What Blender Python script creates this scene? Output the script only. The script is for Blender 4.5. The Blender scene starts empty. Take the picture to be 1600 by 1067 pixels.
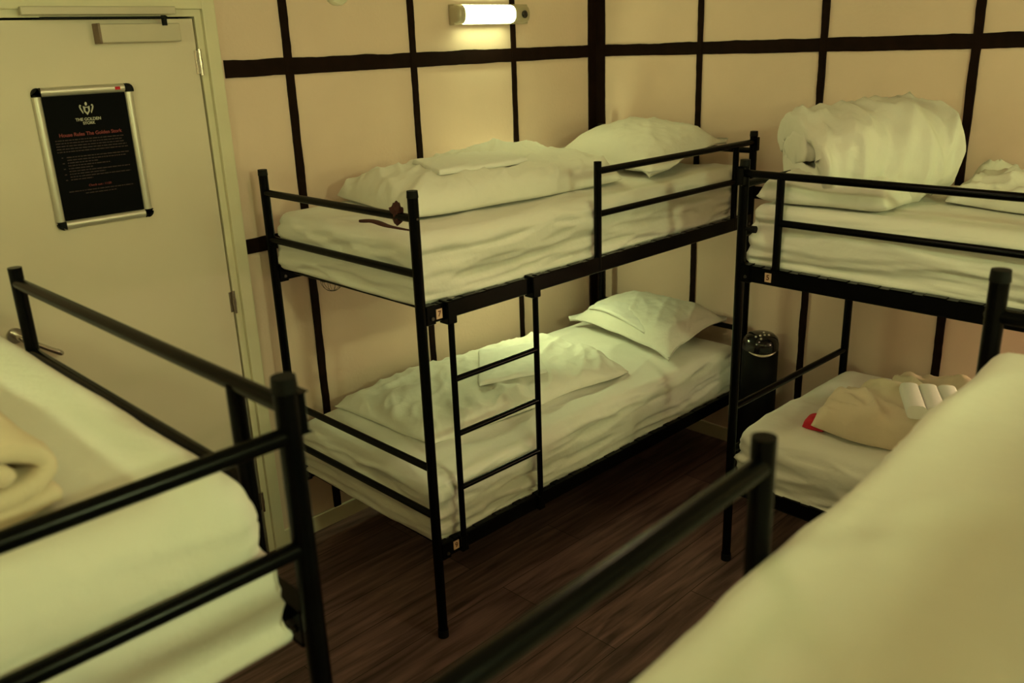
import bpy, bmesh, math, random
from mathutils import Vector, Matrix, noise
random.seed(7)
C = bpy.context.scene
# ------------------------------------------------------------------ camera, world, exposure
CAM = Vector((-3.8406, -3.1505, 2.0627))
FW = Vector((0.66780805, 0.67172893, -0.32064412)); RT = Vector((0.70035914, -0.71293632, -0.03491246)); UP = Vector((0.25205054, 0.20125122, 0.94655611))
cd = bpy.data.cameras.new('camera'); cam = bpy.data.objects.new('camera', cd); C.collection.objects.link(cam)
m = Matrix((RT, UP, -FW)).transposed().to_4x4(); m.translation = CAM
cam.matrix_world = m
cd.sensor_width = 36; cd.lens = 31.014; cd.clip_start = 0.02
cd.dof.use_dof = True; cd.dof.focus_distance = 3.3; cd.dof.aperture_fstop = 3.6
C.camera = cam
w = bpy.data.worlds.new('world'); C.world = w; w.use_nodes = True
w.node_tree.nodes['Background'].inputs[0].default_value = (0.0, 0.0, 0.0, 1)
C.view_settings.view_transform = 'Standard'; C.view_settings.look = 'None'; C.view_settings.gamma = 1
C.view_settings.use_curve_mapping = False
C.view_settings.exposure = 0.0
LAMP_RGB = (0.86, 1.0, 0.44)
LAMP_A = 26.0      # wall lamp by the corner
LAMP_LOW = 68.0    # reading lamp of the lower berth
ADDED_S = 150.0    # unseen fill lights added to brighten the walls
LAMP_E = 140.0     # reading lamp of the lower berth by the plain wall
LAMP_D = 70.0     # lamp over the bunk before the door
ADDED_W = 90.0     # unseen light added for the bunk before the door
ADDED_KEY = 430.0     # added unseen ceiling light; light blockers cut it to shade the nearest mattress
ADDED_CEIL = 17.0     # unseen warm ceiling light added as ambient fill
CEIL_RGB = (1.0, .72, .42)
# ------------------------------------------------------------------ materials
def mat(name, rgb, rough=0.6, metal=0.0, spec=0.5, bump=None, var=None, emit=None):
    M = bpy.data.materials.new(name); M.use_nodes = True
    nt = M.node_tree; b = nt.nodes['Principled BSDF']
    b.inputs['Base Color'].default_value = (*rgb, 1); b.inputs['Roughness'].default_value = rough
    b.inputs['Metallic'].default_value = metal; b.inputs['Specular IOR Level'].default_value = spec
    tc = nt.nodes.new('ShaderNodeTexCoord')
    if var:
        sc, amt = var
        n = nt.nodes.new('ShaderNodeTexNoise'); n.inputs['Scale'].default_value = sc; n.inputs['Detail'].default_value = 5
        nt.links.new(tc.outputs['Object'], n.inputs['Vector'])
        r = nt.nodes.new('ShaderNodeMapRange'); r.inputs[1].default_value = .3; r.inputs[2].default_value = .7
        r.inputs[3].default_value = 1-amt; r.inputs[4].default_value = 1+amt*.4
        nt.links.new(n.outputs['Fac'], r.inputs[0])
        mx = nt.nodes.new('ShaderNodeMix'); mx.data_type = 'RGBA'; mx.blend_type = 'MULTIPLY'; mx.inputs[0].default_value = 1
        mx.inputs[6].default_value = (*rgb, 1); nt.links.new(r.outputs[0], mx.inputs[7]); nt.links.new(mx.outputs[2], b.inputs['Base Color'])
    if bump:
        sc, st, dist = bump
        n = nt.nodes.new('ShaderNodeTexNoise'); n.inputs['Scale'].default_value = sc; n.inputs['Detail'].default_value = 6
        nt.links.new(tc.outputs['Object'], n.inputs['Vector'])
        bp = nt.nodes.new('ShaderNodeBump'); bp.inputs['Strength'].default_value = st; bp.inputs['Distance'].default_value = dist
        nt.links.new(n.outputs['Fac'], bp.inputs['Height']); nt.links.new(bp.outputs[0], b.inputs['Normal'])
    if emit:
        b.inputs['Emission Color'].default_value = (*emit[0], 1); b.inputs['Emission Strength'].default_value = emit[1]
    return M
WALL = mat('wall_paint', (.74, .56, .46), .85, bump=(60, .25, .004), var=(3, .06))
CEIL = mat('ceiling_paint', (.70, .62, .50), .9, var=(2, .04))
DOORM = mat('door_paint', (.70, .60, .48), .5, bump=(25, .1, .002), var=(2.5, .05))
TRIMM = mat('trim_paint', (.68, .62, .45), .5, var=(6, .06))
BEAM = mat('dark_beam_paint', (.012, .005, .0035), .65, var=(20, .3), spec=.06)
BLACK = mat('black_frame_paint', (.0018, .0018, .002), .24, spec=.09, bump=(90, .05, .001))
BLACKM = mat('black_matt', (.004, .004, .004), .6, spec=.15, var=(10, .1))
SHEET = mat('white_sheet', (.80, .78, .72), .95, spec=.1, bump=(11, .4, .016), var=(4, .03))
DUVET = mat('white_duvet', (.80, .78, .71), .95, spec=.1, bump=(9, .5, .02), var=(5, .04))
BEIGE = mat('beige_duvet', (.74, .62, .47), .95, spec=.1, bump=(9, .5, .02), var=(5, .06))
LINEN = mat('folded_linen', (.84, .83, .78), .95, spec=.1, bump=(30, .15, .006), var=(8, .02))
ALU = mat('brushed_aluminium', (.62, .58, .50), .38, .6, bump=(80, .05, .001), var=(30, .04))
CHROME = mat('chrome', (.55, .50, .46), .2, 1.0, var=(20, .05))
CLOSER = mat('closer_grey', (.50, .44, .34), .45, .2, var=(15, .04))
POSTER = mat('poster_black', (.003, .003, .0035), .6, spec=.05, var=(10, .1))
REDINK = mat('red_ink', (.20, .02, .022), .6, var=(20, .1))
DIMINK = mat('dim_red_ink', (.030, .008, .010), .6, var=(20, .2))
WHITEINK = mat('white_ink', (.50, .47, .40), .6, var=(20, .1))
RED = mat('red_cloth', (.55, .01, .03), .8, bump=(60, .2, .003), var=(30, .1))
MAROON = mat('maroon_cloth', (.05, .008, .006), .85, bump=(60, .2, .003), var=(30, .1))
PLATE = mat('label_card', (.62, .40, .28), .6, var=(60, .1))
NUMM = mat('numeral_brown', (.10, .02, .005), .6, var=(60, .1))
LAMPBODY = mat('lamp_body', (.45, .38, .27), .35, .3, var=(20, .05))
GLOSSBLACK = mat('gloss_black', (.006, .006, .007), .12, spec=.6, var=(10, .1))
BOLT = mat('bolt_steel', (.10, .09, .08), .3, .8, var=(30, .1))
SILVER = mat('silver_button', (.8, .75, .65), .3, .7, var=(30, .05))
CREAM = mat('cream_plastic', (.70, .64, .50), .5, var=(10, .04))
def diffuser(name, s, rgb=LAMP_RGB): return mat(name, (.8, .8, .7), .5, emit=(rgb, s), var=(5, .01))
def floor_mat():
    M = bpy.data.materials.new('laminate_floor'); M.use_nodes = True; nt = M.node_tree; b = nt.nodes['Principled BSDF']
    tc = nt.nodes.new('ShaderNodeTexCoord')
    br = nt.nodes.new('ShaderNodeTexBrick'); br.inputs['Scale'].default_value = 1; br.inputs['Brick Width'].default_value = 1.28; br.inputs['Row Height'].default_value = .19
    br.inputs['Mortar Size'].default_value = .0018; br.inputs['Color1'].default_value = (.16, .092, .090, 1); br.inputs['Color2'].default_value = (.085, .048, .048, 1); br.inputs['Mortar'].default_value = (.012, .008, .007, 1)
    br.offset = .37
    nt.links.new(tc.outputs['Object'], br.inputs['Vector'])
    mp = nt.nodes.new('ShaderNodeMapping'); mp.inputs['Scale'].default_value = (1.2, 14, 1); nt.links.new(tc.outputs['Object'], mp.inputs['Vector'])
    n = nt.nodes.new('ShaderNodeTexNoise'); n.inputs['Scale'].default_value = 2.2; n.inputs['Detail'].default_value = 8; n.inputs['Distortion'].default_value = .8
    nt.links.new(mp.outputs[0], n.inputs['Vector'])
    r = nt.nodes.new('ShaderNodeMapRange'); r.inputs[1].default_value = .3; r.inputs[2].default_value = .7; r.inputs[3].default_value = .35; r.inputs[4].default_value = 1.7
    nt.links.new(n.outputs['Fac'], r.inputs[0])
    mx = nt.nodes.new('ShaderNodeMix'); mx.data_type = 'RGBA'; mx.blend_type = 'MULTIPLY'; mx.inputs[0].default_value = 1
    nt.links.new(br.outputs[0], mx.inputs[6]); nt.links.new(r.outputs[0], mx.inputs[7]); nt.links.new(mx.outputs[2], b.inputs['Base Color'])
    b.inputs['Roughness'].default_value = .48; b.inputs['Specular IOR Level'].default_value = .35
    return M
FLOORM = floor_mat()
# ------------------------------------------------------------------ helpers
def link(name, me, material, parent=None, smooth=False):
    o = bpy.data.objects.new(name, me); C.collection.objects.link(o)
    me.materials.append(material)
    if smooth:
        for p in me.polygons: p.use_smooth = True
    if parent is not None: o.parent = parent
    return o
def obj(name, bm, material, parent=None, smooth=False):
    bmesh.ops.recalc_face_normals(bm, faces=bm.faces)
    me = bpy.data.meshes.new(name); bm.to_mesh(me); bm.free()
    o = link(name, me, material, parent)
    if smooth:
        me.shade_smooth() if hasattr(me, 'shade_smooth') else None
        try: me.set_sharp_from_angle(angle=math.radians(40))
        except Exception: pass
    return o
def tag(o, label=None, cat=None, group=None, kind=None):
    if label: o['label'] = label
    if cat: o['category'] = cat
    if group: o['group'] = group
    if kind: o['kind'] = kind
    return o
def empty(name, loc, label, cat, group=None):
    o = bpy.data.objects.new(name, None); C.collection.objects.link(o); o.location = loc; o.empty_display_size = .05
    return tag(o, label, cat, group)
def box(bm, a, b, bev=0.0):
    lo = Vector((min(a[i], b[i]) for i in range(3))); hi = Vector((max(a[i], b[i]) for i in range(3)))
    r = bmesh.ops.create_cube(bm, size=1)
    for v in r['verts']:
        v.co = Vector(((v.co[i]+.5)*(hi[i]-lo[i])+lo[i] for i in range(3)))
    if bev:
        es = set(e for v in r['verts'] for e in v.link_edges)
        bmesh.ops.bevel(bm, geom=list(es), offset=bev, segments=2, profile=.6, affect='EDGES')
def tube(bm, a, b, r, seg=16, r2=None, bev=0):
    a = Vector(a); b = Vector(b); d = b-a
    q = Vector((0, 0, 1)).rotation_difference(d)
    M = Matrix.Translation((a+b)/2) @ q.to_matrix().to_4x4()
    bmesh.ops.create_cone(bm, cap_ends=True, segments=seg, radius1=r, radius2=r if r2 is None else r2, depth=d.length, matrix=M)
def path_tube(bm, pts, r, seg=8, closed=False):
    pts = [Vector(p) for p in pts]; rings = []; n = len(pts)
    prev = None
    for i, p in enumerate(pts):
        t = (pts[min(i+1, n-1)]-pts[max(i-1, 0)]).normalized()
        if prev is None:
            x = t.orthogonal().normalized()
        else:
            x = (prev-t*prev.dot(t)).normalized()
        prev = x; y = t.cross(x)
        rr = r(i/(n-1)) if callable(r) else r
        rings.append([bm.verts.new(p+(x*math.cos(2*math.pi*k/seg)+y*math.sin(2*math.pi*k/seg))*rr) for k in range(seg)])
    for i in range(n-1):
        for k in range(seg):
            bm.faces.new((rings[i][k], rings[i][(k+1) % seg], rings[i+1][(k+1) % seg], rings[i+1][k]))
    bm.faces.new(rings[0]); bm.faces.new(rings[-1])
def lathe(bm, prof, centre=(0, 0, 0), seg=32, axis='z'):
    c = Vector(centre); rings = []
    for r, h in prof:
        ring = []
        for k in range(seg):
            a = 2*math.pi*k/seg
            p = (r*math.cos(a), r*math.sin(a), h) if axis == 'z' else ((r*math.cos(a), -h, r*math.sin(a)) if axis == 'y' else (h, r*math.cos(a), r*math.sin(a)))
            ring.append(bm.verts.new(c+Vector(p)))
        rings.append(ring)
    for i in range(len(rings)-1):
        for k in range(seg): bm.faces.new((rings[i][k], rings[i][(k+1) % seg], rings[i+1][(k+1) % seg], rings[i+1][k]))
    bm.faces.new(rings[0]); bm.faces.new(rings[-1])
def nz(x, y, z=0): return noise.noise(Vector((x, y, z)))
def ridge(x, y, z=0):
    v = 1-abs(nz(x, y, z))*2.2
    return max(v, 0)**2
def smooth01(t): t = min(max(t, 0), 1); return t*t*(3-2*t)
# ------------------------------------------------------------------ room
def struct(name, bm, material, parent=None):
    o = obj(name, bm, material, parent)
    if parent is None: o['kind'] = 'structure'
    return o
XW, YS, H = -4.32, -5.60, 2.62
bm = bmesh.new(); box(bm, (XW-.1, YS-.1, -.1), (.1, .1, 0)); struct('floor', bm, FLOORM)
bm = bmesh.new(); box(bm, (XW-.1, YS-.1, H), (.1, .1, H+.1)); struct('ceiling', bm, CEIL)
DX0, DX1, DZ = -3.175, -2.250, 2.186
bm = bmesh.new()
box(bm, (DX1+.004, 0, 0), (.1, .12, H)); box(bm, (XW-.1, 0, 0), (DX0-.004, .12, H)); box(bm, (DX0-.004, 0, DZ+.004), (DX1+.004, .12, H))
struct('wall_north', bm, WALL)
bm = bmesh.new(); box(bm, (0, YS-.1, 0), (.1, 0, H)); struct('wall_east', bm, WALL)
bm = bmesh.new(); box(bm, (XW-.1, YS-.1, 0), (XW, 0, H)); struct('wall_west', bm, WALL)
bm = bmesh.new(); box(bm, (XW, YS-.1, 0), (0, YS, H)); struct('wall_south', bm, WALL)
# dark boards on the walls
tn = 0
def board(a, b, ragged=0, axis=0):
    global tn; tn += 1
    bm = bmesh.new(); lo = [min(a[i], b[i]) for i in range(3)]; hi = [max(a[i], b[i]) for i in range(3)]
    L = hi[axis]-lo[axis]; n = max(2, int(L/.02))
    # cross-section swept along axis with slightly uneven painted edges
    oth = [i for i in range(3) if i != axis]
    rings = []
    for i in range(n+1):
        t = lo[axis]+L*i/n; ring = []
        for (sa, sb) in ((0, 0), (1, 0), (1, 1), (0, 1)):
            p = [0, 0, 0]; p[axis] = t
            for o_, s in ((oth[0], sa), (oth[1], sb)):
                v = hi[o_] if s else lo[o_]
                if hi[o_]-lo[o_] > .02: v += (nz(t*9, tn*7.3+s*3)*.0035+nz(t*30, tn*3+s*5)*.0018)*(1 if s else .6)
                p[o_] = v
            ring.append(bm.verts.new(p))
        rings.append(ring)
    for i in range(n):
        for k in range(4): bm.faces.new((rings[i][k], rings[i][(k+1) % 4], rings[i+1][(k+1) % 4], rings[i+1][k]))
    bm.faces.new(rings[0]); bm.faces.new(rings[-1])
    struct('trim_%d' % tn, bm, BEAM)
ZB = 2.006
board((-2.155, -.008, ZB-.031), (-.0, 0, ZB+.031), axis=0)
board((-.008, YS, ZB-.029), (0, -.008, ZB+.029), axis=1)
board((-2.170, -.0075, 1.31), (-.04, 0, 1.368), axis=0)
board((-.0075, YS, 1.31), (0, -.04, 1.368), axis=1)
for x, wd in ((-1.883, .034), (-1.256, .030), (-.630, .028), (-.035, .060)):
    board((x-wd/2, -.0095, .075), (x+wd/2, 0, H), axis=2)
for y, wd in ((-.038, .056), (-.652, .028), (-1.280, .032), (-1.905, .034), (-2.53, .034), (-3.16, .034), (-3.79, .034), (-4.42, .034), (-5.05, .034)):
    board((-.0095, y-wd/2, .075), (0, y+wd/2, H), axis=2)
def baseboard(name, a, b):
    bm = bmesh.new(); box(bm, a, b, .003); struct(name, bm, TRIMM)
baseboard('baseboard_north', (-2.175, -.014, 0), (0, 0, .075)); baseboard('baseboard_east', (-.014, YS, 0), (0, -.014, .075))
baseboard('baseboard_west', (XW, YS, 0), (XW+.014, 0, .075)); baseboard('baseboard_south', (XW+.014, YS, 0), (-.014, YS+.014, .075))
baseboard('baseboard_northwest', (XW+.014, -.014, 0), (-3.262, 0, .075))
# door frame (casing with a step) and door leaf
bm = bmesh.new()
for s, x in ((1, DX1), (-1, DX0)):
    box(bm, (x+s*.003, -.006, 0), (x+s*.030, .10, DZ+.030))
    box(bm, (x+s*.028, -.024, 0), (x+s*.078, 0, DZ+.078), .004)
box(bm, (DX0-.003, -.006, DZ+.004), (DX1+.003, .10, DZ+.030)); box(bm, (DX0-.029, -.0238, DZ+.028), (DX1+.029, 0, DZ+.0778), .004)
struct('trim_90', bm, TRIMM)
bm = bmesh.new(); box(bm, (DX0+.003, 0.0, .006), (DX1-.003, .042, DZ-.003), .0015)
door = struct('door_1', bm, DOORM)
for z in (2.035, 1.135, .25):
    bm = bmesh.new(); tube(bm, (DX1+.002, -.010, z-.045), (DX1+.002, -.010, z+.045), .0065, 12); tube(bm, (DX1+.002, -.010, z-.010), (DX1+.002, -.010, z+.012), .0078, 12)
    box(bm, (DX1-.014, -.003, z-.04), (DX1+.014, .0, z+.04)); obj('hinge', bm, CHROME, door, True)
# door handle: rose, neck, lever with a returned end
bm = bmesh.new(); HX, HZ = -3.035, 1.200
tube(bm, (HX, 0, HZ), (HX, -.010, HZ), .026, 24)
pts = [(HX, -.008, HZ), (HX, -.045, HZ)]+[(HX+.014*(1-math.cos(a)), -.045-.014*math.sin(a), HZ) for a in [math.pi/2*i/5 for i in range(1, 6)]]
pts += [(HX+.014+.115*i/4, -.059, HZ) for i in range(1, 5)]
pts += [(HX+.129+.013*math.sin(a), -.046-.013*math.cos(a), HZ) for a in [math.pi*.95*i/8 for i in range(1, 9)]]
ca, sa = math.cos(math.radians(-36)), math.sin(math.radians(-36))
pts = [(HX+(p[0]-HX)*ca-(p[2]-HZ)*sa, p[1], HZ+(p[0]-HX)*sa+(p[2]-HZ)*ca) for p in pts]
path_tube(bm, pts, .0095, 12)
obj('door_handle', bm, CHROME, door, True)
bm = bmesh.new(); tube(bm, (HX, 0, HZ-.075), (HX, -.007, HZ-.075), .024, 24); box(bm, (HX-.003, -.0085, HZ-.088), (HX+.003, -.006, HZ-.066)); obj('keyhole_cover', bm, CHROME, door, True)
# door closer body (on the leaf), guide rail on the frame with the arm
clo = empty('door_closer', (-2.46, 0, 2.14), 'grey door closer with slide arm at the top of the cream door', 'door closer')
def rel(o, x, y, z): l = o.location; return (x-l.x, y-l.y, z-l.z)
bm = bmesh.new(); box(bm, rel(clo, -2.605, -.048, 2.108), rel(clo, -2.325, 0, 2.168), .004); obj('closer_body', bm, CLOSER, clo)
bm = bmesh.new(); box(bm, rel(clo, -2.607, -.050, 2.106), rel(clo, -2.599, 0, 2.170), .002); obj('end_plate', bm, mat('closer_end', (.20, .12, .08), .5, var=(20, .1)), clo)
bm = bmesh.new(); box(bm, rel(clo, -2.83, -.044, 2.196), rel(clo, -2.33, -.024, 2.222), .003); obj('slide_rail', bm, CLOSER, clo)
bm = bmesh.new(); box(bm, rel(clo, -2.78, -.058, 2.184), rel(clo, -2.37, -.042, 2.190), .001); tube(bm, rel(clo, -2.38, -.050, 2.16), rel(clo, -2.38, -.050, 2.193), .009, 12); obj('slide_arm', bm, BLACKM, clo)
# ------------------------------------------------------------------ framed house rules
PF = (-2.838, -2.510, 1.518, 1.978)   # x0,x1,z0,z1
fr = empty('poster_frame', ((PF[0]+PF[1])/2, 0, (PF[2]+PF[3])/2), 'aluminium snap frame with black house rules poster on the cream door', 'poster frame')
x0, x1, z0, z1 = PF; px_, pz_ = fr.location.x, fr.location.z
def R_(x, y, z): return (x-px_, y, z-pz_)
def fbar(a, b, vert):
    bm = bmesh.new(); a = Vector(a); b = Vector(b)
    n = 10; prof = [(math.cos(math.pi*i/n), math.sin(math.pi*i/n)) for i in range(n+1)]
    rings = []
    for p in (a, b):
        rings.append([bm.verts.new((p.x+(c*.0145 if vert else 0), p.y-s*.013, p.z+(0 if vert else c*.0145))) for c, s in prof])
    for i in range(n): bm.faces.new((rings[0][i], rings[0][i+1], rings[1][i+1], rings[1][i]))
    bm.faces.new(rings[0]); bm.faces.new(rings[1]); bm.faces.new((rings[0][0], rings[0][-1], rings[1][-1], rings[1][0]))
    return bm
for vert, a, b in ((0, (x0+.028, -.003, z1-.0145), (x1-.028, -.003, z1-.0145)), (0, (x0+.028, -.003, z0+.0145), (x1-.028, -.003, z0+.0145)),
                   (1, (x0+.0145, -.003, z0+.028), (x0+.0145, -.003, z1-.028)), (1, (x1-.0145, -.003, z0+.028), (x1-.0145, -.003, z1-.028))):
    obj('frame_bar', fbar(R_(*a), R_(*b), vert), ALU, fr, True)
for sx, cx in ((1, x0), (-1, x1)):
    for sz, cz in ((1, z0), (-1, z1)):
        bm = bmesh.new(); vs = []
        pts = [(0, 0)]+[(.028, 0), (.028, .028), (0, .028)]
        out = [(.028, 0), (.028, .028), (0, .028)]+[(.020*(1-math.sin(a)), .020*(1-math.cos(a))) for a in [math.pi/2*i/6 for i in range(7)]]
        f = bm.faces.new([bm.verts.new(R_(cx+sx*u, -.003, cz+sz*v)) for u, v in out])
        r = bmesh.ops.extrude_face_region(bm, geom=[f])
        for v in r['geom']:
            if isinstance(v, bmesh.types.BMVert): v.co.y -= .014
        obj('frame_corner', bm, BLACKM, fr)
bm = bmesh.new(); box(bm, R_(x0+.010, -.004, z0+.010), R_(x1-.010, 0, z1-.010)); obj('backing', bm, BLACKM, fr)
bm = bmesh.new(); box(bm, R_(x0+.026, -.006, z0+.026), R_(x1-.026, -.004, z1-.026)); poster = obj('poster', bm, POSTER, fr)
def text_mesh(txt, size, loc, material, parent, name='lettering', rot=(math.pi/2, 0, 0), ext=.0004, align='CENTER', bold=0.0):
    cu = bpy.data.curves.new(name, 'FONT'); cu.body = txt; cu.size = size; cu.align_x = align; cu.align_y = 'CENTER'; cu.extrude = ext; cu.offset = bold
    t = bpy.data.objects.new(name, cu); C.collection.objects.link(t)
    bpy.context.view_layer.update()
    me = bpy.data.meshes.new_from_object(t.evaluated_get(bpy.context.evaluated_depsgraph_get()))
    bpy.data.objects.remove(t); bpy.data.curves.remove(cu)
    o = link(name, me, material, parent); o.location = loc; o.rotation_euler = rot
    return o
xc = (x0+x1)/2
def PX(u, v): return R_(x0+u*(x1-x0), -.0066, z1-v*(z1-z0))   # frame fractions
text_mesh('THE GOLDEN', .0135, PX(.50, .235), WHITEINK, poster, bold=.0003)
text_mesh('STORK', .0125, PX(.50, .262), WHITEINK, poster, bold=.0003)
text_mesh('House Rules The Golden Stork', .0162, PX(.50, .335), REDINK, poster, bold=.0003)
text_mesh('Check out : 11:00', .0105, PX(.50, .705), REDINK, poster)
# emblem: shield with two supporters and a crest
bm = bmesh.new()
def flat(pts, y=-.0069):
    f = bm.faces.new([bm.verts.new(R_(xc+p[0], y, z1-.078+p[1])) for p in pts])
flat([(-.011, .013), (-.004, .010), (.004, .010), (.011, .013), (.010, -.004), (0, -.017), (-.010, -.004)])
for s in (-1, 1):
    flat([(s*.014, -.012), (s*.018, -.004), (s*.022, .004), (s*.024, .013), (s*.019, .011), (s*.016, .002), (s*.012, -.008)])
    flat([(s*.015, .014), (s*.019, .018), (s*.023, .015), (s*.020, .011)])
flat([(-.003, .014), (.003, .014), (.004, .022), (0, .026), (-.004, .022)])
obj('emblem', bm, WHITEINK, poster)
bm = bmesh.new()
f = bm.faces.new([bm.verts.new(R_(xc+p[0], -.0073, z1-.078+p[1])) for p in [(-.004, .007), (.004, .007), (.005, -.002), (0, -.009), (-.005, -.002)]])
obj('emblem_centre', bm, POSTER, poster)
# illegible body copy: rows of word-shaped strokes
bm = bmesh.new()
def row(v, u0, u1, h=.0032):
    u = u0
    while u < u1:
        L = random.uniform(.012, .05); e = min(u+L, u1)
        a = PX(u, v); b = PX(e, v)
        box(bm, (a[0], -.0067, a[2]-h/2), (b[0], -.0061, a[2]+h/2)); u = e+.008
for v in (.37, .39, .41, .43, .45): row(v, .14, random.uniform(.80, .88))
for i, v in enumerate((.49, .51, .53, .55, .57, .59, .61, .63, .65)):
    row(v, .22, (.86, .82, .52, .64, .46, .84, .58, .84, .44)[i])
    if i % 2 == 0: row(v, .17, .19)
row(.735, .18, .84); row(.757, .34, .66)
obj('small_print', bm, DIMINK, poster)
bm = bmesh.new(); box(bm, R_(x1-.062, -.0175, z1-.0195), R_(x1-.045, -.0155, z1-.0095)); obj('red_mark', bm, RED, fr)
# ------------------------------------------------------------------ wall lamps
def wall_lamp(name, loc, rot, label, strength, L=.49, rgb=LAMP_RGB, group='wall lamps beside the bunks'):
    """local frame: x along the wall, -y into the room, z up"""
    t = empty(name, loc, label, 'wall lamp', group); t.rotation_euler = (0, 0, rot)
    h = .082; d = .075; a, b = -L/2, L/2; xs = b-.130
    bm = bmesh.new(); box(bm, (a+.006, -.036, -h/2-.003), (b-.006, 0, h/2+.003), .004); obj('back_plate', bm, LAMPBODY, t)
    def half(x_0, x_1, hh, dd, taper0, taper1, n=18, m=14):
        bm = bmesh.new(); rings = []
        for i in range(m+1):
            s = i/m; x = x_0+(x_1-x_0)*s
            k = 1.0
            if taper0: k = min(k, math.sqrt(max(0.02, 1-(max(0, 1-s*m/5))**2)) if s*m < 5 else 1)
            if taper1: k = min(k, math.sqrt(max(0.02, 1-(max(0, 1-(1-s)*m/5))**2)) if (1-s)*m < 5 else 1)
            ring = []
            for j in range(n+1):
                A = math.pi*j/n-math.pi/2
                ring.append(bm.verts.new((x, -.018-dd*k*abs(math.cos(A))**.7, math.copysign(abs(math.sin(A))**.75, math.sin(A))*hh/2*(0.55+.45*k))))
            rings.append(ring)
        for i in range(m):
            for j in range(n): bm.faces.new((rings[i][j], rings[i][j+1], rings[i+1][j+1], rings[i+1][j]))
        bm.faces.new(rings[0]); bm.faces.new(rings[-1])
        for i in range(m): bm.faces.new((rings[i][0], rings[i+1][0], rings[i+1][-1], rings[i][-1]))
        return bm
    obj('end_cap', half(a, a+.05, h+.002, d-.018, True, False), LAMPBODY, t, True)
    obj('diffuser', half(a+.046, xs, h, d-.016, False, False), diffuser(name+'_tube', strength, rgb), t, True)
    obj('switch_housing', half(xs-.002, b, h+.002, d-.020, False, True), LAMPBODY, t, True)
    bm = bmesh.new(); lathe(bm, [(.0175, 0), (.0175, .006), (.014, .009), (.011, .007), (.006, .006), (0.001, .006)], (b-.068, -.018-d+.020-.000, -.002), 24, 'y'); obj('socket', bm, GLOSSBLACK, t, True)
    bm = bmesh.new(); box(bm, (b-.032, -.060, -.008), (b-.020, -.045, .004), .002); obj('switch', bm, GLOSSBLACK, t)
    return t
wall_lamp('wall_lamp', (-.795, 0, 2.190), 0, 'lit tubular wall lamp above the pillow end of the central upper bunk', LAMP_A)
wall_lamp('wall_lamp', (-.80, 0, 1.215), 0, 'lit tubular wall lamp tucked behind the central upper bunk, over the lower berth', LAMP_LOW)
wall_lamp('wall_lamp', (XW, -4.30, 2.10), math.pi/2, 'added unseen tubular light on the wall beside the light blockers', ADDED_W)
wall_lamp('wall_lamp', (XW, -1.35, 2.20), math.pi/2, 'lit tubular wall lamp on the wall above the rolled duvet', LAMP_D)
wall_lamp('wall_lamp', (0, -3.0, 1.08), -math.pi/2, 'warm tubular wall lamp over the lower berth by the plain wall', LAMP_E, rgb=CEIL_RGB)
for x, l in ((-3.3, 'added unseen fill light at the wall facing the panelled one, nearer the door side'), (-1.3, 'added unseen fill light at the wall facing the panelled one, nearer the plain wall')):
    wall_lamp('wall_lamp', (x, YS, 2.20), math.pi, l, ADDED_S)
for (x, y, k_, L_, rgb, lab) in ((-2.05, -1.75, 1.0, ADDED_CEIL, CEIL_RGB, 'added unseen warm fill light on the ceiling in the middle of the bunks'), (-2.75, -4.65, .65, ADDED_KEY, LAMP_RGB, 'added unseen round light on the ceiling above the light blockers')):
    cl = empty('added_ceiling_light', (x, y, H), lab, 'ceiling lamp', 'added unseen ceiling lights')
    bm = bmesh.new(); lathe(bm, [(.17*k_, 0), (.17*k_, -.02), (.16*k_, -.03), (.001, -.03)], (0, 0, 0), 40); obj('lamp_base', bm, LAMPBODY, cl, True)
    bm = bmesh.new(); lathe(bm, [(.155*k_, -.03), (.150*k_, -.05), (.125*k_, -.08), (.08*k_, -.10), (.001, -.105)], (0, 0, 0), 40); obj('lamp_shade', bm, diffuser('opal_glass', L_, rgb), cl, True)
bm = bmesh.new(); lathe(bm, [(.056, 0), (.056, .018), (.050, .028), (.020, .032), (.001, .033)], (-1.632, 0, 2.283), 40, 'y')
o = obj('alarm_disc', bm, CREAM, None, True); tag(o, 'round cream alarm disc high on the panelled wall, between door and lamp', 'alarm')
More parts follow.
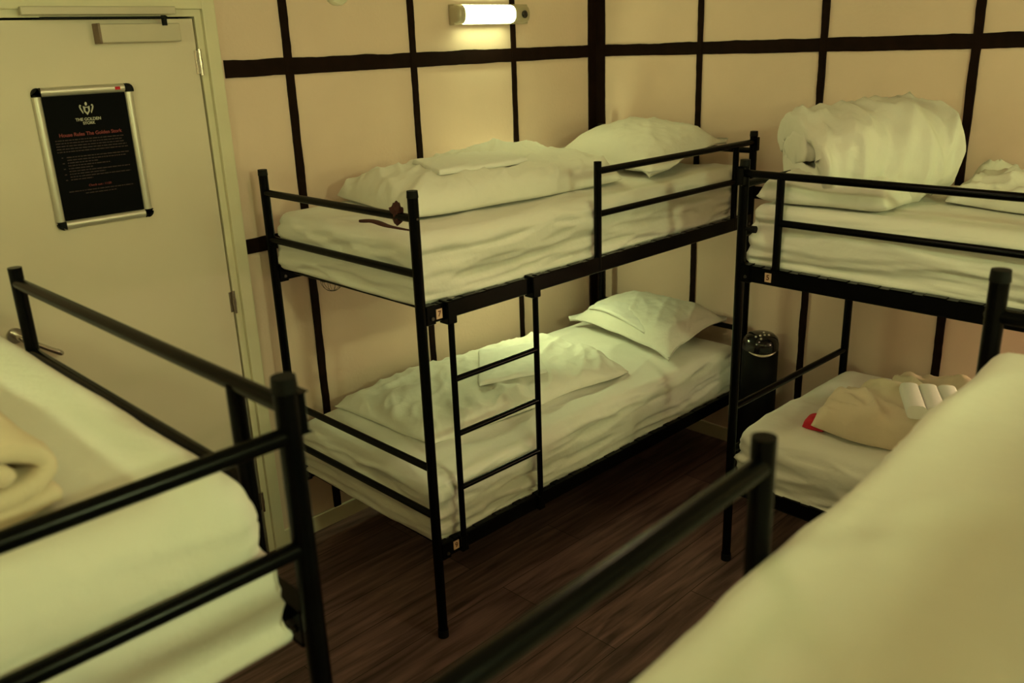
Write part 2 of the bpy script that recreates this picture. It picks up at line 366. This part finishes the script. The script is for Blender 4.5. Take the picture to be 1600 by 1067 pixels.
# ------------------------------------------------------------------ bunk beds
BL, BW = 2.0, .9086
Z = dict(t=1.640, r1=1.552, r2=1.372, s=1.231, e=1.258, gt=1.628, g1=1.592, g2=1.428, l1=.682, l2=.4985, ls=.352)
def frame_fn(origin, U, V):
    o = Vector((*origin, 0)); U = Vector((*U, 0)); V = Vector((*V, 0))
    return lambda u, v, z: o+U*u+V*v+Vector((0, 0, z))
def bunk(origin, U, V, label, tags, ladder=True, springs=()):
    """u 0..BL foot->head, v 0..BW from the guarded side; tags = [(u, z, text)] number plates"""
    root = empty('bunk_bed', (*origin, 0), label, 'bunk bed', 'black steel bunk beds')
    G = frame_fn((0, 0), U, V)
    hand = U[0]*V[1]-U[1]*V[0] > 0
    def T(name, segs, r, material=BLACK, parent=root, seg=16):
        bm = bmesh.new()
        for s in segs: tube(bm, G(*s[0]), G(*s[1]), s[2] if len(s) > 2 else r, seg)
        return obj(name, bm, material, parent, True)
    def B(bm, a, b, bev=.002):
        r = bmesh.ops.create_cube(bm, size=1); vs = r['verts']
        for v in vs: v.co = G(*[(a[i]+b[i])/2+v.co[i]*abs(b[i]-a[i]) for i in range(3)])
        if bev: bmesh.ops.bevel(bm, geom=list(set(e for v in vs for e in v.link_edges)), offset=bev, segments=1, affect='EDGES')
    for u in (0, BL):
        for v in (0, BW):
            s = 1 if u == 0 else -1
            p = T('post', [((u, v, .008), (u, v, Z['t']-.004), .0175)], .0175, seg=20)
            bm = bmesh.new(); tube(bm, G(u, v, Z['t']-.022), G(u, v, Z['t']), .0190, 20, .0175); obj('cap', bm, BLACKM, p, True)
            bm = bmesh.new(); tube(bm, G(u, v, 0), G(u, v, .03), .0200, 20); obj('foot', bm, BLACKM, p, True)
            for zz in (Z['s'], Z['ls']):
                bm = bmesh.new(); B(bm, (u+s*.012, v-.016, zz-.033), (u+s*.050, v+.016, zz+.033)); obj('bracket', bm, BLACK, p)
                bm = bmesh.new(); tube(bm, G(u+s*.034, v-.021, zz-.012), G(u+s*.034, v+.021, zz-.012), .006, 10); obj('bolt', bm, BOLT, p, True)
            bm = bmesh.new(); tube(bm, G(u, v-.0190*(1 if v == 0 else -1), Z['r1']), G(u, v, Z['r1']), .004, 10); obj('bolt', bm, BOLT, p, True)
            if u == BL and v == 0:   # sleeve that takes the guard rail
                bm = bmesh.new(); B(bm, (u-.013, v-.025, Z['g1']-.040), (u+.013, v-.010, Z['g1']+.022), .003); obj('guard_socket', bm, BLACK, p)
    for u in (0, BL):
        for z in (Z['r1'], Z['r2'], Z['l1'], Z['l2']):
            T('end_rail', [((u, .010, z), (u, BW-.010, z), .0135)], .0135)
        for z in (Z['e'], Z['ls']+.012):
            bm = bmesh.new(); s = 1 if u == 0 else -1
            B(bm, (u-.010+s*.052, .012, z-.022), (u+.010+s*.052, BW-.012, z-.001)); obj('end_frame', bm, BLACK, root)
    for z in (Z['s'], Z['ls']):
        for v in (0, BW):
            bm = bmesh.new(); B(bm, (.015, v-.013, z-.029), (BL-.015, v+.013, z+.029), .003)
            for i in range(18): B(bm, (.07+i*.108, v-.012, z+.024), (.07+i*.108+.07, v+.012, z+.031), .001)
            sr = obj('side_rail', bm, BLACK, root)
            if v == 0 and z == Z['s']: front_up = sr
            if v == 0 and z == Z['ls']: front_lo = sr
        bm = bmesh.new()
        B(bm, (.07, BW/2-.02, z+.010), (1.96, BW/2+.02, z+.018), 0)
        for i in range(18): B(bm, (.075+i*.108, .010, z+.018), (.075+i*.108+.040, BW-.010, z+.026), 0)
        sb = obj('slat_base', bm, BLACKM, root)
    # guard: two uprights, two rails
    ug, uh = BL-1.1116, BL-.1456
    T('guard_rail', [((ug, 0, Z['s']-.02), (ug, 0, Z['gt']), .0150), ((uh, 0, Z['s']-.02), (uh, 0, Z['g1']), .0140),
                     ((ug, 0, Z['g1']), (BL, -.004, Z['g1']), .0135), ((ug, 0, Z['g2']), (uh, 0, Z['g2']), .0125)], .013)
    if ladder:
        la, lb = .108, .512
        l = T('ladder', [((x, -.020, Z['ls']-.02), (x, -.020, Z['s']+.036), .0110) for x in (la, lb)], .011)
        for z in (.986, .783, .575): T('rung', [((la, -.020, z), (lb, -.020, z), .0105)], .0105, parent=l)
        for x in (la, lb):
            bm = bmesh.new(); B(bm, (x-.020, -.032, Z['s']-.045), (x+.020, .016, Z['s']+.036), .003); obj('hook', bm, BLACK, l)
            bm = bmesh.new(); B(bm, (x-.016, -.030, Z['ls']-.03), (x+.016, .014, Z['ls']+.032), .003); obj('hook', bm, BLACK, l)
    # number plates
    ex = Vector((*U, 0)) if hand else -Vector((*U, 0))   # reading direction seen from the guarded side
    ang = math.atan2(ex.y, ex.x)
    for (u, z, txt) in tags:
        par = front_up if z > .8 else front_lo
        bm = bmesh.new(); B(bm, (u-.0125, -.0155, z-.0165), (u+.0125, -.0125, z+.0165), 0)
        pl = obj('number_plate', bm, PLATE, par); pl['label'] = 'small pinkish number card'
        text_mesh(txt, .027, G(u, -.0160, z), NUMM, pl, 'numeral', (math.pi/2, 0, ang), .0003, bold=.0006)
    # spring nests of the wire base hanging under the frame
    for (u, v, r) in springs:
        bm = bmesh.new(); z = Z['s']-.030
        ring = [G(u+r*math.cos(a), v+r*math.sin(a), z) for a in [2*math.pi*i/20 for i in range(21)]]
        path_tube(bm, ring, .0012, 6)
        for i in range(10):
            a = 2*math.pi*i/10
            path_tube(bm, [G(u+r*math.cos(a)*math.cos(t), v+r*math.sin(a)*math.cos(t), z-r*1.05*math.sin(t)) for t in [math.pi/2*j/6 for j in range(7)]], .0008, 5)
        obj('wire_cup', bm, BLACKM, root)
    return root
def rotv(v, a): return (v[0]*math.cos(a)-v[1]*math.sin(a), v[0]*math.sin(a)+v[1]*math.cos(a))
r1, r2, r4 = -.014, -.0312, .0252
U1, V1 = rotv((1, 0), r1), rotv((0, 1), r1)
O1 = (-2.1041+BW*rotv((0, -1), r1)[0], -.0938+BW*rotv((0, -1), r1)[1])
U2, V2 = rotv((0, 1), r2), rotv((1, 0), r2)
O2 = (-.9971-BL*U2[0], -1.5025-BL*U2[1])
U3, V3 = (0, -1), (-1, 0); O3 = (-3.264, -2.1217+BL)
U4, V4 = rotv((-1, 0), r4), rotv((0, -1), r4); O4 = (-2.1075, -2.6799)
bunk(O1, U1, V1, 'black steel bunk bed with ladder along the panelled wall, plates 7 and 9', [(.065, 1.229, '7'), (.076, .356, '9')], springs=[(BL-.19, .55, .035), (.16, BW-.15, .045)])
bunk(O2, U2, V2, 'black steel bunk bed beyond the gap with the fan, carrying the big folded duvet', [(BL-.125, 1.229, '5')], springs=[(BL-1.0, .6, .045)])
bunk(O3, U3, V3, 'black steel bunk bed in front of the cream door, rolled duvet on top', [])
bunk(O4, U4, V4, 'black steel bunk bed nearest the viewer, bare sheeted upper mattress', [])
G1, G2, G3, G4 = frame_fn(O1, U1, V1), frame_fn(O2, U2, V2), frame_fn(O3, U3, V3), frame_fn(O4, U4, V4)
# ------------------------------------------------------------------ mattresses
def mattress(G, z0, z1, label, u0=.006, u1=BL-.006, v0=.012, v1=BW-.008, rad=.055, seed=0, amp=1.0, sag=.0, group='white sheeted mattresses', material=None, shear=1.0):
    nu, nv, nh = 130, 60, 24
    bm = bmesh.new(); verts = {}
    cu, cv, cz = (u0+u1)/2, (v0+v1)/2, (z0+z1)/2; hu, hv, hz = (u1-u0)/2, (v1-v0)/2, (z1-z0)/2
    def place(i, j, k):
        key = (i, j, k)
        if key in verts: return verts[key]
        a, b, c = -1+2*i/nu, -1+2*j/nv, -1+2*k/nh
        p = Vector((a*hu, b*hv, c*hz)); r = min(rad, hz*.95) if c > 0 else .022
        q = Vector((max(-hu+r, min(hu-r, p.x)), max(-hv+r, min(hv-r, p.y)), max(-hz+r, min(hz-r, p.z))))
        d = p-q; n = d.normalized() if d.length > 1e-6 else Vector((0, 0, 1))
        if d.length > 1e-6: p = q+n*r
        # which face are we on
        side = 1-abs(n.z)
        x, y, z = p.x, p.y, p.z
        along = x if abs(n.y) > abs(n.x) else y
        # pulled diagonal drape folds on the sides
        s = seed*11.3
        e = min(1.0, (z+hz)/(2*hz)+.15)
        diag = along*shear+z*2.2
        fold = ridge(diag*2.3+nz(along*2+s, z*6)*.8+s, z*9+s, .3)*.017+ridge(along*2.6-z*8.5+s+5, z*10, 1.7)*.014+ridge(along*.9+s, z*24+nz(along*2, s)*1.8, 3.1)*.015+ridge(along*3.1+z*12+s, z*14, 5.1)*.008
        bulge = .012*(1-(z/hz)**2)
        top = ridge(x*2.1+y*1.7+s, y*3.3-x*.8, 2.2)*.007+ridge(x*1.1-y*3+s, y*1.2, 6.2)*.006+nz(x*1.5+s, y*2)*.008
        low = nz(x*6+s, y*6, 9)*.008*max(0, -c)
        disp = side*(min(fold*amp+bulge, .040)-.040)+(1-side)*(top*amp if n.z > 0 else 0)
        p += n*disp
        p.z += low*.5-(sag*(1-(a*a))*(1-(b*b)) if n.z > 0 else 0)
        # top plumper in the middle of the edges
        v = bm.verts.new(G(cu+p.x, cv+p.y, cz+p.z)); verts[key] = v
        return v
    def quad(a, b, c, d):
        try: bm.faces.new((a, b, c, d))
        except ValueError: pass
    for i in range(nu):
        for j in range(nv):
            for k in (0, nh): quad(place(i, j, k), place(i+1, j, k), place(i+1, j+1, k), place(i, j+1, k))
    for i in range(nu):
        for k in range(nh):
            for j in (0, nv): quad(place(i, j, k), place(i+1, j, k), place(i+1, j, k+1), place(i, j, k+1))
    for j in range(nv):
        for k in range(nh):
            for i in (0, nu): quad(place(i, j, k), place(i, j+1, k), place(i, j+1, k+1), place(i, j, k+1))
    bmesh.ops.recalc_face_normals(bm, faces=bm.faces)
    me = bpy.data.meshes.new('mattress'); bm.to_mesh(me); bm.free()
    o = link('mattress', me, material or SHEET, None, True)
    return tag(o, label, 'mattress', group)
ZU0, ZU1, ZL0, ZL1 = 1.252, 1.474, .366, .604
mattress(G1, ZU0, ZU1, 'white sheeted mattress on the upper berth of the bunk with the number 7 plate', seed=1, amp=1.2)
mattress(G1, ZL0, ZL1, 'white sheeted mattress on the lower berth behind the ladder', seed=2, amp=1.4)
mattress(G2, ZU0, ZU1, 'white sheeted mattress under the big folded duvet, upper berth by the plain wall', seed=3)
mattress(G2, ZL0, ZL1+.01, 'white sheeted mattress on the lower berth under the beige duvet', seed=4, v0=-.015, rad=.08)
mattress(G3, ZU0-.045, ZU1+.018, 'white sheeted mattress on the upper berth before the cream door', seed=5, amp=.4, rad=.085)
mattress(G3, ZL0, ZL1, 'white sheeted mattress on the hidden lower berth before the cream door', seed=6)
mattress(G4, ZU0, ZU1+.014, 'white sheeted mattress on the nearest upper berth, half in shade', seed=7, amp=1.7, rad=.035)
mattress(G4, ZL0, ZL1, 'white sheeted mattress on the hidden lower berth nearest the viewer', seed=8)
# ------------------------------------------------------------------ soft goods
def soft(name, corners, zb, T, material, nx=60, ny=40, pe=4.0, pq=2.2, seed=0, amp=.012, freq=5.0, wob=.02, dirn=(1, .4), pinch=0.0, base=None, bottom=.25, fine=.003, crease=None, smoothf=True):
    """closed cushion: corners = 4 plan points (u along c0->c1, v along c0->c3); base(x,y) = extra height of what it lies on / leans on"""
    c = [Vector((p[0], p[1])) for p in corners]; s = seed*7.77
    bm = bmesh.new(); top = {}; bot = {}
    zf = (lambda x, y: zb) if base is None else (lambda x, y: zb+base(x, y))
    def ed(a):
        t = abs(2*a-1); return max(0.0, 1-t**pe)**(1/pq)
    for i in range(nx+1):
        for j in range(ny+1):
            # denser spacing towards the rim
            a = .5-.5*math.cos(math.pi*i/nx)*(.35)-.325*(1-2*i/nx); b = .5-.5*math.cos(math.pi*j/ny)*.35-.325*(1-2*j/ny)
            a = min(max(a, 0), 1); b = min(max(b, 0), 1)
            aa, bb = a, b
            if pinch:   # sides bow in, corners stay out
                aa = .5+(a-.5)*(1-pinch*(1-(2*b-1)**2)*abs(2*a-1)); bb = .5+(b-.5)*(1-pinch*(1-(2*a-1)**2)*abs(2*b-1))
            p = (c[0]*(1-aa)+c[1]*aa)*(1-bb)+(c[3]*(1-aa)+c[2]*aa)*bb
            rim = max(abs(2*a-1), abs(2*b-1))**6
            p += Vector((nz(p.x*4+s, p.y*4, 1), nz(p.x*4+s, p.y*4, 5)))*wob*rim*2
            h = ed(a)*ed(b)
            x, y = p.x, p.y; dx, dy = dirn
            t1 = x*dx+y*dy; t2 = -x*dy+y*dx
            wr = ridge(t1*freq*.55+nz(x*3+s, y*3)*.8+s, t2*freq*1.5)*amp+ridge(t1*freq*1.3+s+3, t2*freq*2.6-x*2, 4)*amp*.55+nz(x*freq+s, y*freq, 7)*amp*.9+nz(x*28+s, y*28)*fine
            if crease: wr += crease(a, b)
            hz_ = T*h
            z = zf(x, y)+hz_*(1-bottom)+wr*min(1, h*1.6)+T*bottom*min(1.0, h*1.2+.35)
            zb_ = zf(x, y)+T*bottom*(1-h)*.9
            if i in (0, nx) or j in (0, ny):
                v = bm.verts.new((x, y, zf(x, y)+T*bottom*.9)); top[i, j] = v; bot[i, j] = v
            else:
                top[i, j] = bm.verts.new((x, y, z)); bot[i, j] = bm.verts.new((x, y, min(zb_, z-.002)))
    for i in range(nx):
        for j in range(ny):
            bm.faces.new((top[i, j], top[i+1, j], top[i+1, j+1], top[i, j+1]))
            try: bm.faces.new((bot[i, j], bot[i, j+1], bot[i+1, j+1], bot[i+1, j]))
            except ValueError: pass
    bmesh.ops.recalc_face_normals(bm, faces=bm.faces)
    me = bpy.data.meshes.new(name); bm.to_mesh(me); bm.free()
    return link(name, me, material, None, smoothf)
def W(G, u, v): p = G(u, v, 0); return (p.x, p.y)
# central upper berth
o = soft('duvet', [(-1.93, -.76), (-.86, -.85), (-.62, -.17), (-1.80, -.13)], ZU1+.002, .120, DUVET, 110, 70, seed=1, amp=.018, freq=4.4, dirn=(.9, .5), pe=7, wob=.012, crease=lambda a, b: .050*math.exp(-((a-.66)/.22)**2-((b-.80)/.22)**2)+.02*math.exp(-((a-.1)/.1)**2-((b-.5)/.3)**2))
tag(o, 'white duvet lying along the upper berth of the ladder bunk', 'duvet', 'white duvets')
o = soft('pillow', [(-.76, -.93), (-.13, -.90), (-.05, -.26), (-.50, -.13)], ZU1+.002, .155, DUVET, 60, 60, seed=2, amp=.008, freq=4, pe=2.6, pq=1.6, pinch=.10, bottom=.35, base=lambda x, y: max(0, (x+.62))*.17)
tag(o, 'plump white pillow on the upper berth of the ladder bunk, by the corner', 'pillow', 'white pillows')
o = soft('folded_sheet', [(-1.72, -.66), (-1.28, -.71), (-1.10, -.36), (-1.55, -.30)], ZU1+.134, .020, LINEN, 60, 40, seed=3, amp=.004, freq=4, pe=14, pq=4, wob=.008)
tag(o, 'folded white sheet laid on the upper duvet of the ladder bunk', 'folded sheet', 'folded bed linen')
# central lower berth
o = soft('duvet', [(-1.93, -.77), (-.80, -.84), (-.66, -.20), (-1.93, -.12)], ZL1+.002, .085, DUVET, 120, 70, seed=4, amp=.016, freq=4.5, dirn=(.8, .6), pe=5, wob=.02, fine=.002)
tag(o, 'rumpled white duvet on the lower berth behind the ladder', 'duvet', 'white duvets')
o = soft('pillow', [(-.60, -.93), (-.06, -.92), (-.07, -.26), (-.44, -.18)], ZL1+.002, .145, DUVET, 60, 60, seed=5, amp=.007, freq=4, pe=2.6, pq=1.6, pinch=.10, bottom=.35, base=lambda x, y: max(0, x+.60)*.12)
tag(o, 'white pillow on the lower berth behind the ladder, folded pillowcase on it', 'pillow', 'white pillows')
def pilltop(x, y):
    return -.9*((x+.34)**2)-.55*((y+.52)**2)+max(0, x+.60)*.10
o = soft('folded_pillowcase', [(-.52, -.72), (-.19, -.84), (-.12, -.42), (-.42, -.28)], ZL1+.135, .012, LINEN, 50, 40, seed=6, amp=.003, freq=9, dirn=(.2, 1), pe=14, pq=4, wob=.004, base=pilltop)
tag(o, 'folded white pillowcase laid over the lower pillow near the corner', 'pillowcase', 'folded bed linen')
o = soft('folded_sheet', [(-1.52, -.62), (-1.22, -.72), (-.98, -.42), (-1.24, -.30)], ZL1+.100, .020, LINEN, 50, 40, seed=7, amp=.004, freq=5, pe=14, pq=4, wob=.008)
tag(o, 'folded white sheet laid on the rumpled lower duvet behind the ladder', 'folded sheet', 'folded bed linen')
# bunk by the plain wall, upper berth
def fold(name, path, width, th, origin, ax_s, ax_w, material, seed=0, amp=.012, nw=60, taper=.25, closed_end=.55, tilt=0, grow=0):
    """a thick quilt following a path in the (s,z) plane, extruded along ax_w"""
    P = [Vector(p) for p in path]; dense = []
    n = len(P)
    for i in range(n-1):
        p0, p1, p2, p3 = P[max(i-1, 0)], P[i], P[i+1], P[min(i+2, n-1)]
        for k in range(8):
            t = k/8
            dense.append(.5*((2*p1)+(p2-p0)*t+(2*p0-5*p1+4*p2-p3)*t*t+(3*p1-p0-3*p2+p3)*t**3))
    dense.append(P[-1]); N = len(dense)
    O = Vector(origin); S = Vector((*ax_s, 0)).normalized(); Wd = Vector((*ax_w, 0)).normalized()
    bm = bmesh.new(); rings = []
    for j in range(nw+1):
        wv = -1+2*j/nw; wv = math.sin(wv*math.pi/2)*.5+wv*.5
        k = (1-abs(wv)**(1/taper)) if abs(wv) < 1 else 0
        k = max(0, 1-abs(wv)**9)**.5
        loop = []
        def pt(i, sgn, capang=None):
            c = dense[i]; t = (dense[min(i+1, N-1)]-dense[max(i-1, 0)]).normalized(); nr = Vector((-t.y, t.x))
            d = nr*sgn if capang is None else nr*math.cos(capang)+t*math.sin(capang)*(1 if i == N-1 else -1)
            hh = th/2*(closed_end+(1-closed_end)*k) if k > 0 else th/2*closed_end*.6
            arc = i/N*7
            wr = ridge(arc*.55+wv*1.3+seed, wv*1.9-arc*.3, sgn+seed)*amp+nz(arc*.9+seed*3, wv*1.6, sgn*2)*amp*1.6+ridge(arc*.8-wv*1.7+seed, wv*1.1, 7+seed)*amp*.6+nz(arc*5+seed, wv*11, sgn)*amp*.25
            q = c+d*(hh+wr*.8); q = Vector((q.x*(1+grow*wv), q.y*(1+grow*wv*.6)))
            ww = wv*width/2+nz(arc*.8+seed, 3.3)*.015*abs(wv)+ (1-0)*(0)
            return O+S*q.x+Vector((0, 0, q.y+q.y*wv*tilt))+Wd*ww
        for i in range(N): loop.append(pt(i, 1))
        for a in (.6, 1.57, 2.5): loop.append(pt(N-1, 1, a))
        for i in range(N-1, -1, -1): loop.append(pt(i, -1))
        for a in (2.5, 1.57, .6): loop.append(pt(0, 1, a))
        rings.append([bm.verts.new(v) for v in loop])
    m_ = len(rings[0])
    for j in range(nw):
        for k in range(m_): bm.faces.new((rings[j][k], rings[j][(k+1) % m_], rings[j+1][(k+1) % m_], rings[j+1][k]))
    # end faces, quilted strips so the folds read
    for ring in (rings[0], rings[-1]):
        for i in range(N-1):
            bm.faces.new((ring[i], ring[i+1], ring[2*N+3-1-i-1], ring[2*N+3-1-i]))
        bm.faces.new(ring[N-1:N+4]); bm.faces.new([ring[0], ring[2*N+2]]+ring[2*N+3:])
    bmesh.ops.recalc_face_normals(bm, faces=bm.faces)
    me = bpy.data.meshes.new(name); bm.to_mesh(me); bm.free()
    return link(name, me, material, None, True)
zb = ZU1+.004
o = soft('pillow', [W(G2, BL-.03, .03), W(G2, BL-.04, .66), W(G2, BL-.46, .64), W(G2, BL-.50, .06)], zb, .105, DUVET, 50, 50, seed=8, amp=.008, pe=6, pq=2.6, pinch=.03, bottom=.35)
tag(o, 'white pillow squeezed beneath the big folded duvet', 'pillow', 'white pillows')
o = fold('duvet', [(x_, z_*.74) for x_, z_ in [(.06, .185), (-.10, .180), (-.19, .150), (-.185, .100), (-.13, .050), (.04, .046), (.19, .055), (.265, .110), (.265, .195), (.17, .258), (-.02, .285), (-.17, .278), (-.275, .235), (-.295, .165)]], .46, .084,
         (*W(G2, BL-.215, .43), zb+.050), (-.72, -.69), (.72, -.69), DUVET, seed=2, amp=.034, closed_end=.75, tilt=.03, grow=.12)
tag(o, 'thick white duvet folded over the pillow on the upper berth by the plain wall', 'duvet', 'white duvets')
BIG = o
o = soft('crumpled_sheet', [W(G2, BL-.56, .34), W(G2, .55, .20), W(G2, .50, .86), W(G2, BL-.48, .86)], ZU1+.002, .085, DUVET, 110, 50, seed=9, amp=.030, freq=7, dirn=(.3, 1), pe=4, wob=.04)
tag(o, 'crumpled white sheet trailing behind the big folded duvet', 'sheet')
# lower berth by the plain wall
z2 = ZL1+.012
o = soft('duvet', [W(G2, BL-.27, .12), W(G2, BL-.36, .62), W(G2, BL-1.25, .86), W(G2, BL-1.15, .06)], z2, .150, BEIGE, 90, 70, seed=10, amp=.034, freq=5, dirn=(.6, .8), pe=5, pq=2.6, wob=.05)
tag(o, 'beige duvet bundled on the lower berth by the plain wall', 'duvet')
o = soft('red_cloth', [W(G2, BL-.222, .13), W(G2, BL-.210, .22), W(G2, BL-.31, .25), W(G2, BL-.31, .14)], z2-.002, .050, RED, 24, 24, seed=11, amp=.006, pe=3, wob=.01)
tag(o, 'bright red cloth peeking out from under the beige duvet', 'cloth')
tw = empty('folded_towel', (*W(G2, BL-.640, .265), z2+.160), 'small ribbed white towel folded on the beige duvet', 'towel')
bm = bmesh.new()
for i in range(3):
    path = []
    n = 10; ring0 = []; ring1 = []
    cx_ = (i-1)*.055
    for s_, ring in ((-.10, ring0), (.10, ring1)):
        for k in range(16):
            a = 2*math.pi*k/16
            ring.append(bm.verts.new((math.copysign(abs(math.cos(a))**.6, math.cos(a))*.0285+cx_, s_*(1-.02*abs(math.sin(a))), .022+math.copysign(abs(math.sin(a))**.7, math.sin(a))*.022)))
    for k in range(16): bm.faces.new((ring0[k], ring0[(k+1) % 16], ring1[(k+1) % 16], ring1[k]))
    bm.faces.new(ring0); bm.faces.new(ring1)
tt = obj('towel_folds', bm, LINEN, tw, True); tw.rotation_euler = (0, 0, math.radians(-62)); tw.scale = (1.15, 1.15, 1.15)
# bunk before the door: rolled duvet seen end-on
sp = []
for i in range(40):
    a = i/39*math.pi*3.6; r = .014+.070*(i/39)
    sp.append((math.cos(a+.3)*r*1.50, math.sin(a+.3)*r*.62))
o = fold('duvet', sp, .86, .0225, (-3.61, -1.55, ZU1+.018+.064), (1, 0), (0, 1), BEIGE, seed=4, amp=.004, nw=50, closed_end=.8)
tag(o, 'rolled up duvet lying on the upper berth before the cream door', 'duvet')
# bedding bundle stacked at the head of the nearest bunk, beside the viewer
# unseen grey boxes added to cast the shade band on the nearest mattress
BLOCKM = mat('blocker_grey', (.22, .21, .19), .5, .2, var=(8, .05))
for k in range(4):
    x = -3.72+k*.46
    lk = empty('light_blocker', (x, -3.93, 0), ('added grey box shading the nearest mattress, closest to the door side wall', 'added grey box shading the nearest mattress, second from the door side wall', 'added grey box shading the nearest mattress, third from the door side wall', 'added grey box shading the nearest mattress, closest to the plain wall')[k], 'light_blocker', 'light blockers added beside the nearest bunk')
    bm = bmesh.new(); box(bm, (-.225, -.24, .02), (.225, .24, 2.02), .004); obj('body', bm, BLOCKM, lk)
    for q in range(2):
        bm = bmesh.new(); box(bm, (-.215, .24, .05+q*.95), (.215, .256, 1.00+q*.97), .003); dr = obj('door', bm, BLOCKM, lk)
        bm = bmesh.new(); box(bm, (.15, .256, .48+q*.95), (.17, .275, .56+q*.95), .003); obj('handle', bm, CHROME, dr)
# ------------------------------------------------------------------ small things
# scrunched maroon cloth on the end rail of the ladder bunk
bm = bmesh.new(); bmesh.ops.create_icosphere(bm, subdivisions=4, radius=1)
for v in bm.verts:
    d = v.co.normalized(); r = 1+.45*nz(d.x*1.8+3, d.y*1.8, d.z*1.8)+.18*nz(d.x*5, d.y*5+2, d.z*5)
    v.co = Vector((d.x*.016, d.y*.026, d.z*.032+.004))*r
o = obj('hair_tie', bm, MAROON, None, True); o.location = G1(.0, .085, Z['r1']+.004)
tag(o, 'dark maroon scrunched cloth tied on the end rail by the number 7 post', 'cloth')
bm = bmesh.new()
path_tube(bm, [G1(.085+.01*math.sin(t*6), .42-.32*t, ZU1+.010+.003*math.sin(t*9)) for t in [i/14 for i in range(15)]], lambda t: .004+.007*math.sin(math.pi*min(1, t*1.1+.05))**1, 10)
o = obj('sleep_mask', bm, MAROON, None, True); tag(o, 'dark strap of cloth lying on the sheet beneath the end rail', 'cloth strap')
# clamp knob on the far post
bm = bmesh.new(); p0 = G2(BL, 0, 1.393); tube(bm, p0+Vector((0, -.01, 0)), p0+Vector((0, -.050, 0)), .007, 12); tube(bm, p0+Vector((0, -.038, 0)), p0+Vector((0, -.056, 0)), .013, 16)
o = obj('clamp_screw', bm, BLACKM, None, True); tag(o, 'small black clamp screw on the post by the plain wall bunk', 'clamp')
# slim tower fan between the two far bunks
FX, FY = -.20, -1.17
fan = empty('tower_fan', (FX, FY, 0), 'slim black tower fan with glossy domed top between two bunks', 'fan')
bm = bmesh.new(); lathe(bm, [(.115, 0), (.115, .012), (.100, .022), (.06, .028), (.001, .028)], (0, 0, 0), 40); obj('base', bm, GLOSSBLACK, fan, True)
bm = bmesh.new(); lathe(bm, [(.075, .025), (.080, .05), (.084, .35), (.084, .63), (.082, .64), (.001, .64)], (0, 0, 0), 40); obj('body', bm, BLACKM, fan, True)
bm = bmesh.new(); lathe(bm, [(.0845, .640), (.0845, .668), (.078, .692), (.060, .710), (.035, .718), (.001, .720)], (0, 0, 0), 40); top = obj('control_top', bm, GLOSSBLACK, fan, True)
dirc = Vector((-.72, -.69, 0)).normalized(); side = Vector((-dirc.y, dirc.x, 0))
def on_dome(f, s): # forward and sideways offset on the dome
    p = dirc*f+side*s; r = p.length
    return p+Vector((0, 0, .719-.0085*max(0, (r-.035)/.025)-.012*max(0, (r-.06)/.018)))
for f, s in ((.045, -.036), (.043, -.015), (.040, .006), (.036, .027), (.062, -.016), (.010, .010)):
    p = on_dome(f, s); bm = bmesh.new(); bmesh.ops.create_uvsphere(bm, u_segments=12, v_segments=8, radius=.0055, matrix=Matrix.Translation(p)); obj('button', bm, SILVER, top, True)
bm = bmesh.new()
path_tube(bm, [Vector((math.cos(a)*.0855, math.sin(a)*.0855, .640-.012*math.sin((a-3.0)/1.6*math.pi))) for a in [3.0+1.6*i/16 for i in range(17)]], lambda t: .0015+.0045*math.sin(math.pi*t), 8)
obj('display_arc', bm, SILVER, top, True)
for o in bpy.data.objects:
    if o.parent is None and o.type == 'MESH' and 'label' not in o and 'kind' not in o: print('UNTAGGED', o.name)
